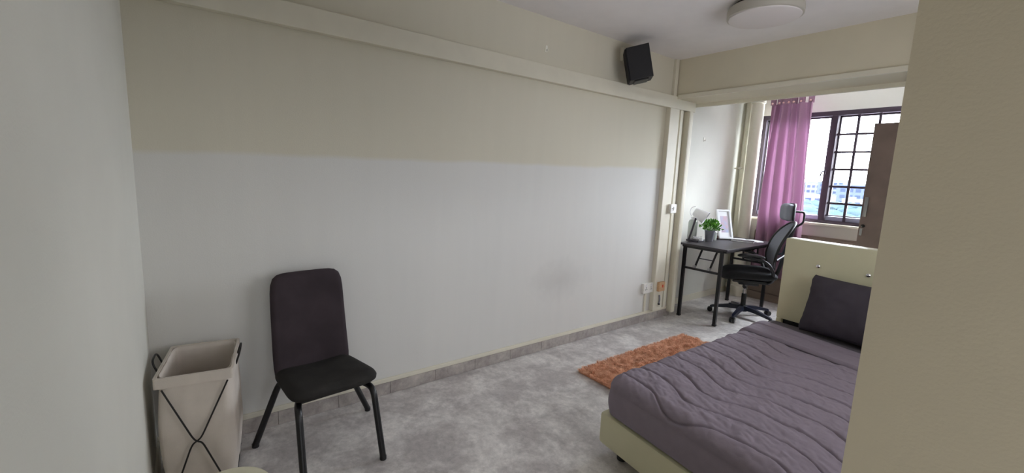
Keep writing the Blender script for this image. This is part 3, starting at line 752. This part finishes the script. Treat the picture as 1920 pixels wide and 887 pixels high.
# desk lamp
t = thing('desk_lamp', 'small desk lamp with a tilted white shade and dark stand', 'lamp', (.05, 4.60, DZ))
obj('base', box((.045, 4.58, DZ+.010), (.15, .13, .02), bev=.006), m_notebook, t)
obj('stand', tube(smooth_path([(.0, 4.52, DZ+.02), (.02, 4.535, DZ+.12), (.045, 4.55, DZ+.265)], .05), .011, 10), m_notebook, t, smooth=True)
LM = Matrix.Translation((.095, 4.56, DZ+.305)) @ Matrix.Rotation(radians(20), 4, 'Z') @ Matrix.Rotation(radians(-62), 4, 'Y')
sh = bmesh.new()
prof = [(.030, .075), (.042, .078), (.050, .06), (.074, -.065), (.072, -.065), (.047, .055), (.0, .06)]
add_lathe(sh, prof, n=36, M=LM)
obj('shade', sh, m_white, t, smooth=True)
obj('hanger', tube(smooth_path([(.01, 4.52, DZ+.285), (-.015, 4.515, DZ+.33), (-.005, 4.53, DZ+.385), (.035, 4.545, DZ+.395)], .03), .0035, 8), m_white, t, smooth=True)
# cable coil
t = thing('cable_coil', 'white coiled cable lying on the lamp base', 'cable', (.10, 4.56, DZ+.022))
pts = []
for k in range(70):
    a = k/70*2*pi*3.2; r = .036+.01*sin(k*.7); pts.append((.085+r*cos(a)*1.1, 4.565+r*sin(a), DZ+.034+.018*k/70+.008*sin(a*1.7)))
obj('loops', tube(pts, .0042, 6), m_white, t, smooth=True); obj('plug', box((.135, 4.545, DZ+.032), (.04, .026, .022), bev=.005), m_white, t)
# bottle + jar
t = thing('bottle', 'tall frosted white bottle behind the desk lamp', 'bottle', (-.06, 4.685, DZ))
obj('body', lathe([(.046, 0), (.05, .006), (.05, .20), (.042, .225), (.024, .235)], (-.06, 4.685, DZ), 28), m_frost, t, smooth=True)
obj('cap', lathe([(.026, .234), (.027, .24), (.027, .262), (0, .264)], (-.06, 4.685, DZ), 24), m_white, t, smooth=True)
t = thing('jar', 'short grey glass jar behind the metal plant pot', 'jar', (.062, 4.91, DZ))
obj('body', lathe([(.048, 0), (.052, .006), (.052, .085), (.046, .09)], (.062, 4.91, DZ), 28), m_frost, t, smooth=True)
obj('lid', lathe([(.053, .088), (.054, .09), (.054, .102), (0, .104)], (.062, 4.91, DZ), 28), m_white, t, smooth=True)
# potted plant
PP = (.105, 4.77)
t = thing('potted_plant', 'small bushy green plant in a metal pot on the desk', 'plant', (*PP, DZ))
pot = obj('pot', lathe([(.040, 0), (.043, .003), (.055, .118), (.060, .121), (.060, .128), (.054, .128), (.050, .11), (0, .11)], (*PP, DZ), 32), m_zinc, t, smooth=True)
obj('soil', lathe([(.050, .109), (0, .113)], (*PP, DZ), 20), m_soil, t)
fo = bmesh.new(); r2 = random.Random(5)
for k in range(420):
    a = r2.uniform(0, 2*pi); el = r2.uniform(.05, 1.45); R_ = r2.uniform(.055, .118)
    c = Vector((PP[0]+.008+cos(a)*cos(el)*R_*.95, PP[1]+.0+sin(a)*cos(el)*R_*.95, DZ+.13+sin(el)*R_*.95))
    d = Vector((cos(a)*cos(el), sin(a)*cos(el), sin(el)+.1)).normalized(); d = (d+Vector((r2.uniform(-.6, .6), r2.uniform(-.6, .6), r2.uniform(-.4, .4)))).normalized()
    s = d.cross(Vector((r2.uniform(-1, 1), r2.uniform(-1, 1), .6))).normalized(); ln = r2.uniform(.022, .036); w = ln*.3; nn = d.cross(s)*ln*.12
    v = [fo.verts.new(p) for p in (c, c+d*ln*.5+s*w+nn, c+d*ln, c+d*ln*.5-s*w+nn, c+d*ln*.5-nn*.4)]
    fo.faces.new((v[0], v[1], v[4])); fo.faces.new((v[1], v[2], v[4])); fo.faces.new((v[2], v[3], v[4])); fo.faces.new((v[3], v[0], v[4]))
obj('foliage', fo, m_leaf, t, kind='stuff')
st = bmesh.new()
for k in range(26):
    a = r2.uniform(0, 2*pi); rr = r2.uniform(.03, .085)
    add_tube(st, [(PP[0]+cos(a)*.02, PP[1]+sin(a)*.02, DZ+.11), (PP[0]+cos(a)*rr*.7, PP[1]+sin(a)*rr*.7, DZ+.17), (PP[0]+cos(a)*rr, PP[1]+sin(a)*rr, DZ+.21)], .0016, 4)
obj('stems', st, m_leaf, t)
# photo frame, leaning
t = thing('picture_frame', 'white picture frame leaning on a dark red easel on the desk', 'frame', (.14, 5.02, DZ))
# front face turned towards the room
FM = Matrix.Translation((.135, 5.10, DZ+.008)) @ Matrix.Rotation(radians(60), 4, 'Z') @ Matrix.Rotation(radians(-20), 4, 'X')
fw, fh = .175, .36
fm = bmesh.new()
for x0, x1, z0, z1 in ((-fw/2, fw/2, 0, .022), (-fw/2, fw/2, fh-.022, fh), (-fw/2, -fw/2+.022, .02, fh-.02), (fw/2-.022, fw/2, .02, fh-.02)):
    add_box(fm, ((x0+x1)/2, 0, (z0+z1)/2), (x1-x0, .03, z1-z0), M=FM, bev=.002)
obj('border', fm, m_white, t)
obj('mount', box((0, .004, fh/2), (fw-.04, .012, fh-.04), M=FM), m_paper, t, label='white card mount')
obj('print', box((0, -.0035, fh/2), (fw*.5, .003, fh*.55), M=FM), m_print, t, label='blue-grey and rose print')
obj('back_leg', tube([(.075, 5.02, DZ+.005), (.06, 5.10, DZ+.10)], .012, 8), m_darkred, t, label='dark red strut')
# notebook, papers, pen
t = thing('notebook', 'dark slim notebook lying on the desk near the chair', 'notebook', (.30, 5.16, DZ))
obj('cover', box((.30, 5.16, DZ+.006), (.24, .15, .012), rz=radians(18), bev=.002), m_notebook, t); obj('pages', box((.305, 5.155, DZ+.0065), (.236, .15, .008), rz=radians(18)), m_paper, t)
obj('papers', box((.17, 5.28, DZ+.003), (.21, .13, .006), rz=radians(35)), m_paper, label='white folded leaflet behind the dark notebook', cat='paper')
obj('booklet', box((.36, 5.33, DZ+.004), (.16, .10, .008), rz=radians(-20)), m_paper, label='thin white booklet at the window end of the desk', cat='booklet')

# ------------------------------------------------------------ office chair
oc = thing('office_chair', 'black mesh swivel office chair with headrest at the desk', 'chair', (.475, 4.97, 0), radians(180+34))
def ol(name, bm, m, parent=oc, smooth=True, cut=50, **k): return obj(name, bm, m, parent, smooth=smooth, local=True, cut=cut, **k)
def oseat(p):
    x = p.x+.0; dz = -.030*max(0, p.x/.25)**3 + .02*(abs(p.y)/.25)**2.5 + .012*max(0, -p.x/.25)
    return Vector((p.x+.0, p.y*(1-.06*(p.x/.25)), p.z+.495+dz))
ol('seat', pad(.54, .53, .085, rc=.06, puff=.008, shape=oseat), m_seatmesh, cut=80)
ol('seat_pan', box((-.02, 0, .435), (.36, .34, .03), bev=.01), m_blackplastic)
ol('tilt_mechanism', box((-.02, 0, .40), (.20, .15, .05), bev=.01), m_blackplastic)
ol('lever', tube(smooth_path([(.06, .05, .40), (.06, .19, .395), (.08, .24, .39)], .03), [.008]*7+[.012], 8) if False else tube([(.05, .06, .40), (.05, .18, .395), (.05, .20, .39), (.05, .245, .39)], [.007, .007, .017, .017], 10), m_blackplastic)
ol('gas_lift', lathe([(.014, .25), (.014, .39), (0, .39)], (0, 0, 0), 20), m_chrome, label='chrome gas lift')
ol('column', lathe([(.026, .10), (.026, .26), (.022, .265), (0, .265)], (0, 0, 0), 20), m_blackplastic)
ol('hub', lathe([(.048, .065), (.05, .07), (.045, .125), (.03, .135), (0, .135)], (0, 0, 0), 24), m_blackplastic)
W0 = radians(-34-180)
base_ang = [radians(a) for a in (205, 277, 349, 61, 133)]
for a in base_ang:
    a = a + W0 + radians(2)
    d = Vector((cos(a), sin(a), 0)); s_ = Vector((-sin(a), cos(a), 0))
    b = bmesh.new()
    rings = []
    for r, z, w, hh in ((.03, .105, .030, .022), (.16, .098, .026, .018), (.315, .070, .020, .013), (.335, .062, .014, .010)):
        c = d*r+Vector((0, 0, z)); rings.append([b.verts.new(c+s_*w*sx+Vector((0, 0, hh*sz))) for sx, sz in ((-1, -1), (1, -1), (.7, 1), (-.7, 1))])
    for A, B in zip(rings, rings[1:]):
        for k in range(4): b.faces.new((A[k], A[(k+1) % 4], B[(k+1) % 4], B[k]))
    b.faces.new(rings[0][::-1]); b.faces.new(rings[-1])
    arm = ol('base_arm', b, m_blueplastic, cut=30)
    c = d*.315; w = bmesh.new(); off = .018
    for sgn in (-1, 1):
        cc_ = c + s_*sgn*.016 + d*off; Mw = Matrix.Translation((cc_.x, cc_.y, .028)) @ Matrix.Rotation(a, 4, 'Z') @ Matrix.Rotation(radians(90), 4, 'X')
        add_lathe(w, [(.012, -.011), (.026, -.010), (.028, -.006), (.028, .006), (.026, .010), (.012, .011)], n=20, M=Mw)
    add_tube(w, [(c.x, c.y, .03), (c.x, c.y, .07)], .008, 8)
    ol('caster', w, m_blackplastic, parent=arm)
# arm rests
for sy in (-1, 1):
    ol('armrest', pad(.26, .085, .03, rc=.02, shape=lambda p, sy=sy: Vector((p.x+.03, p.y+sy*.285, p.z+.745-.012*(p.x/.13)**2))), m_blackplastic, cut=80)
    ol('arm_support', tube(smooth_path([(.10, sy*.285, .728), (.02, sy*.29, .715), (-.10, sy*.29, .70), (-.19, sy*.275, .61), (-.22, sy*.22, .47), (-.16, sy*.12, .425)], .08, 6), .017, 10), m_blackplastic)
# back frame, mesh, headrest
def bk(zz, yv):
    k = (zz-.56)/.54
    x = -.245 - .13*k + .045*sin(pi*k) - .02*k*k
    return x + .05*(abs(yv)/.24)**2
def hw(zz):
    k = (zz-.56)/.54; return .235*(1-.28*(2*k-1)**4)*(1-.10*k)-.01
loop = []
for k in range(48):
    a = 2*pi*k/48; zz = .83+.27*math.copysign(abs(sin(a))**.7, sin(a)); yv = hw(min(max(zz, .56), 1.10))*math.copysign(abs(cos(a))**.6, cos(a)); loop.append((bk(zz, yv), yv, zz))
ol('back_frame', tube(loop, .014, 8, closed=True), m_blackplastic)
def mesh_f(i, j):
    zz = .562+.535*j; k = abs(2*j-1); w = hw(zz)*(1-k**7)**.5 if k < 1 else .001; yv = (2*i-1)*w
    return Vector((bk(zz, yv)+.004, yv, zz))
mb = grid_surface(mesh_f, 24, 36); mo2 = ol('back_mesh', mb, m_backmesh, cut=180); so = mo2.modifiers.new('thickness', 'SOLIDIFY'); so.thickness = .006
ol('spine', tube(smooth_path([(-.10, 0, .41), (-.26, 0, .43), (-.315, 0, .60), (-.34, 0, .80), (-.405, 0, 1.09)], .1, 6), .020, 10), m_blackplastic)
ol('spine_brace', tube(smooth_path([(bk(.72, -.2)-.01, -.20, .70), (-.37, 0, .76), (bk(.72, .2)-.01, .20, .70)], .1, 6), .013, 8), m_blackplastic)
ol('headrest_bracket', tube(smooth_path([(-.41, 0, 1.05), (-.475, 0, 1.10), (-.475, 0, 1.215), (-.38, 0, 1.215)], .03, 5), .011, 8), m_blackplastic)
def hr(p): return Vector((-.372+p.z-.9*(p.y**2)*1.0*(-1)*-1*-.9, p.y, p.x+1.27))
ol('headrest_shell', pad(.195, .31, .022, rc=.01, shape=lambda p: Vector((-.368+p.z+1.3*p.y**2, p.y, p.x+1.205))), m_bracketplastic, cut=80)
ol('headrest', pad(.185, .295, .085, rc=.04, puff=.006, shape=lambda p: Vector((-.325+p.z+1.3*p.y**2, p.y, p.x+1.205))), m_backmesh, cut=80)

# ------------------------------------------------------------ curtain
ct = thing('curtain', 'mauve tab-top curtain gathered at the side of the window', 'curtain', (.35, 5.87, 2.56))
cx0t, cx1t, cx0b, cx1b = .155, .600, .115, .665
def cur(i, j):
    z = 2.455 - j*2.12
    k = min(1, j*1.6); xl = cx0t+(cx0b-cx0t)*k; xr = cx1t+(cx1b-cx1t)*k
    amp = .032+.020*min(1, j*4); f = 5.0
    x = xl+(xr-xl)*i + .010*sin(i*23+j*3)*min(1, j*3)
    th = 2*pi*f*i+.9*sin(j*3+i*4); yv = 5.825 + amp*(sin(th)+.25*sin(2*th+1)) + .018*sin(2*pi*2.3*i+j*2) 
    return Vector((x, yv, z))
cbm = grid_surface(cur, 210, 60)
obj('drape', cbm, m_curtain, ct, smooth=True, cut=180)
for k in range(7):
    xx = cx0t+.02+(cx1t-cx0t-.04)*[0, .19, .30, .44, .57, .76, 1][k]
    tabm = bmesh.new(); w = .05 if k not in (0, 6) else .045
    add_box(tabm, (xx, 5.80, 2.515), (w, .004, .135)); add_box(tabm, (xx, 5.85, 2.515), (w, .004, .135)); add_box(tabm, (xx, 5.825, 2.582), (w, .054, .004))
    tb = obj('tab', tabm, m_curtain, ct)
    obj('button', lathe([(0, -.004), (.010, -.003), (.012, .001), (.007, .005), (0, .006)], (0, 0, 0), 14, M=Matrix.Translation((xx, 5.796, 2.468)) @ Matrix.Rotation(radians(90), 4, 'X')), mat('pink_button', (226, 180, 176), .4) if k == 0 else bpy.data.materials['pink_button'], tb, smooth=True)
t = thing('curtain_rod', 'cream curtain rod hidden inside the mauve curtain tabs', 'rod', (1.3, 5.86, 2.56))
obj('pole', tube([(.09, 5.825, 2.565), (XR-.05, 5.825, 2.565)], .010, 12), m_trim, t, smooth=True)
for x in (.11, XR-.1): obj('bracket', box2(x-.008, x+.008, 5.825, 6.0, 2.555, 2.575), m_trim, t)

# ------------------------------------------------------------ low cabinet under the window
lc = thing('low_cabinet', 'low taupe-brown cabinet under the window behind the curtain', 'cabinet', (1.0, 5.9, 0))
obj('body', box2(.10, 2.55, 5.915, 5.998, .0, .90), m_brown, lc)
obj('plinth', box2(.10, 2.55, 5.895, 5.915, 0, .10, bev=.003), m_brown, lc)
for k in range(4):
    a = .10+.6125*k; dd = obj('door', box2(a+.003, a+.6095, 5.9, 5.915, .31, .89, bev=.002), m_brown, lc)
    dr = obj('drawer', box2(a+.003, a+.6095, 5.9, 5.915, .11, .30, bev=.002), m_brown, lc)

# ------------------------------------------------------------ wardrobe
wd = thing('wardrobe', 'tall dark walnut wardrobe behind the headboard before the window', 'wardrobe', (1.9, 4.9, 0))
wx0, wx1, wy0, wy1, wz = 1.50, 2.66, 4.6, 5.15, 2.03
obj('carcass', box2(wx0, wx1, wy0+.022, wy1, 0, wz, bev=.002), m_wood, wd)
for k, (a, b) in enumerate(((wx0, (wx0+wx1)/2), ((wx0+wx1)/2, wx1))):
    d = obj('door', box2(a+.001, b-.002, wy0, wy0+.020, .06, wz-.001, bev=.002), m_wood, wd)
    hx = a+.030 if k == 0 else b-.03
    obj('handle', box2(hx-.013, hx+.013, wy0-.018, wy0, 1.255, 1.42, bev=.004), m_steel, d, smooth=True)
    lk = bmesh.new(); add_lathe(lk, [(.014, 0), (.014, .008), (0, .009)], n=16, M=Matrix.Translation((hx, wy0, 1.175)) @ Matrix.Rotation(radians(90), 4, 'X'))
    obj('lock', lk, m_gap, d)
    kb = bmesh.new(); add_box(kb, (hx-.004, wy0-.02, 1.170), (.003, .022, .012)); add_box(kb, (hx-.004, wy0-.028, 1.125), (.018, .004, .06), bev=.001)
    obj('key', kb, m_steel, d)
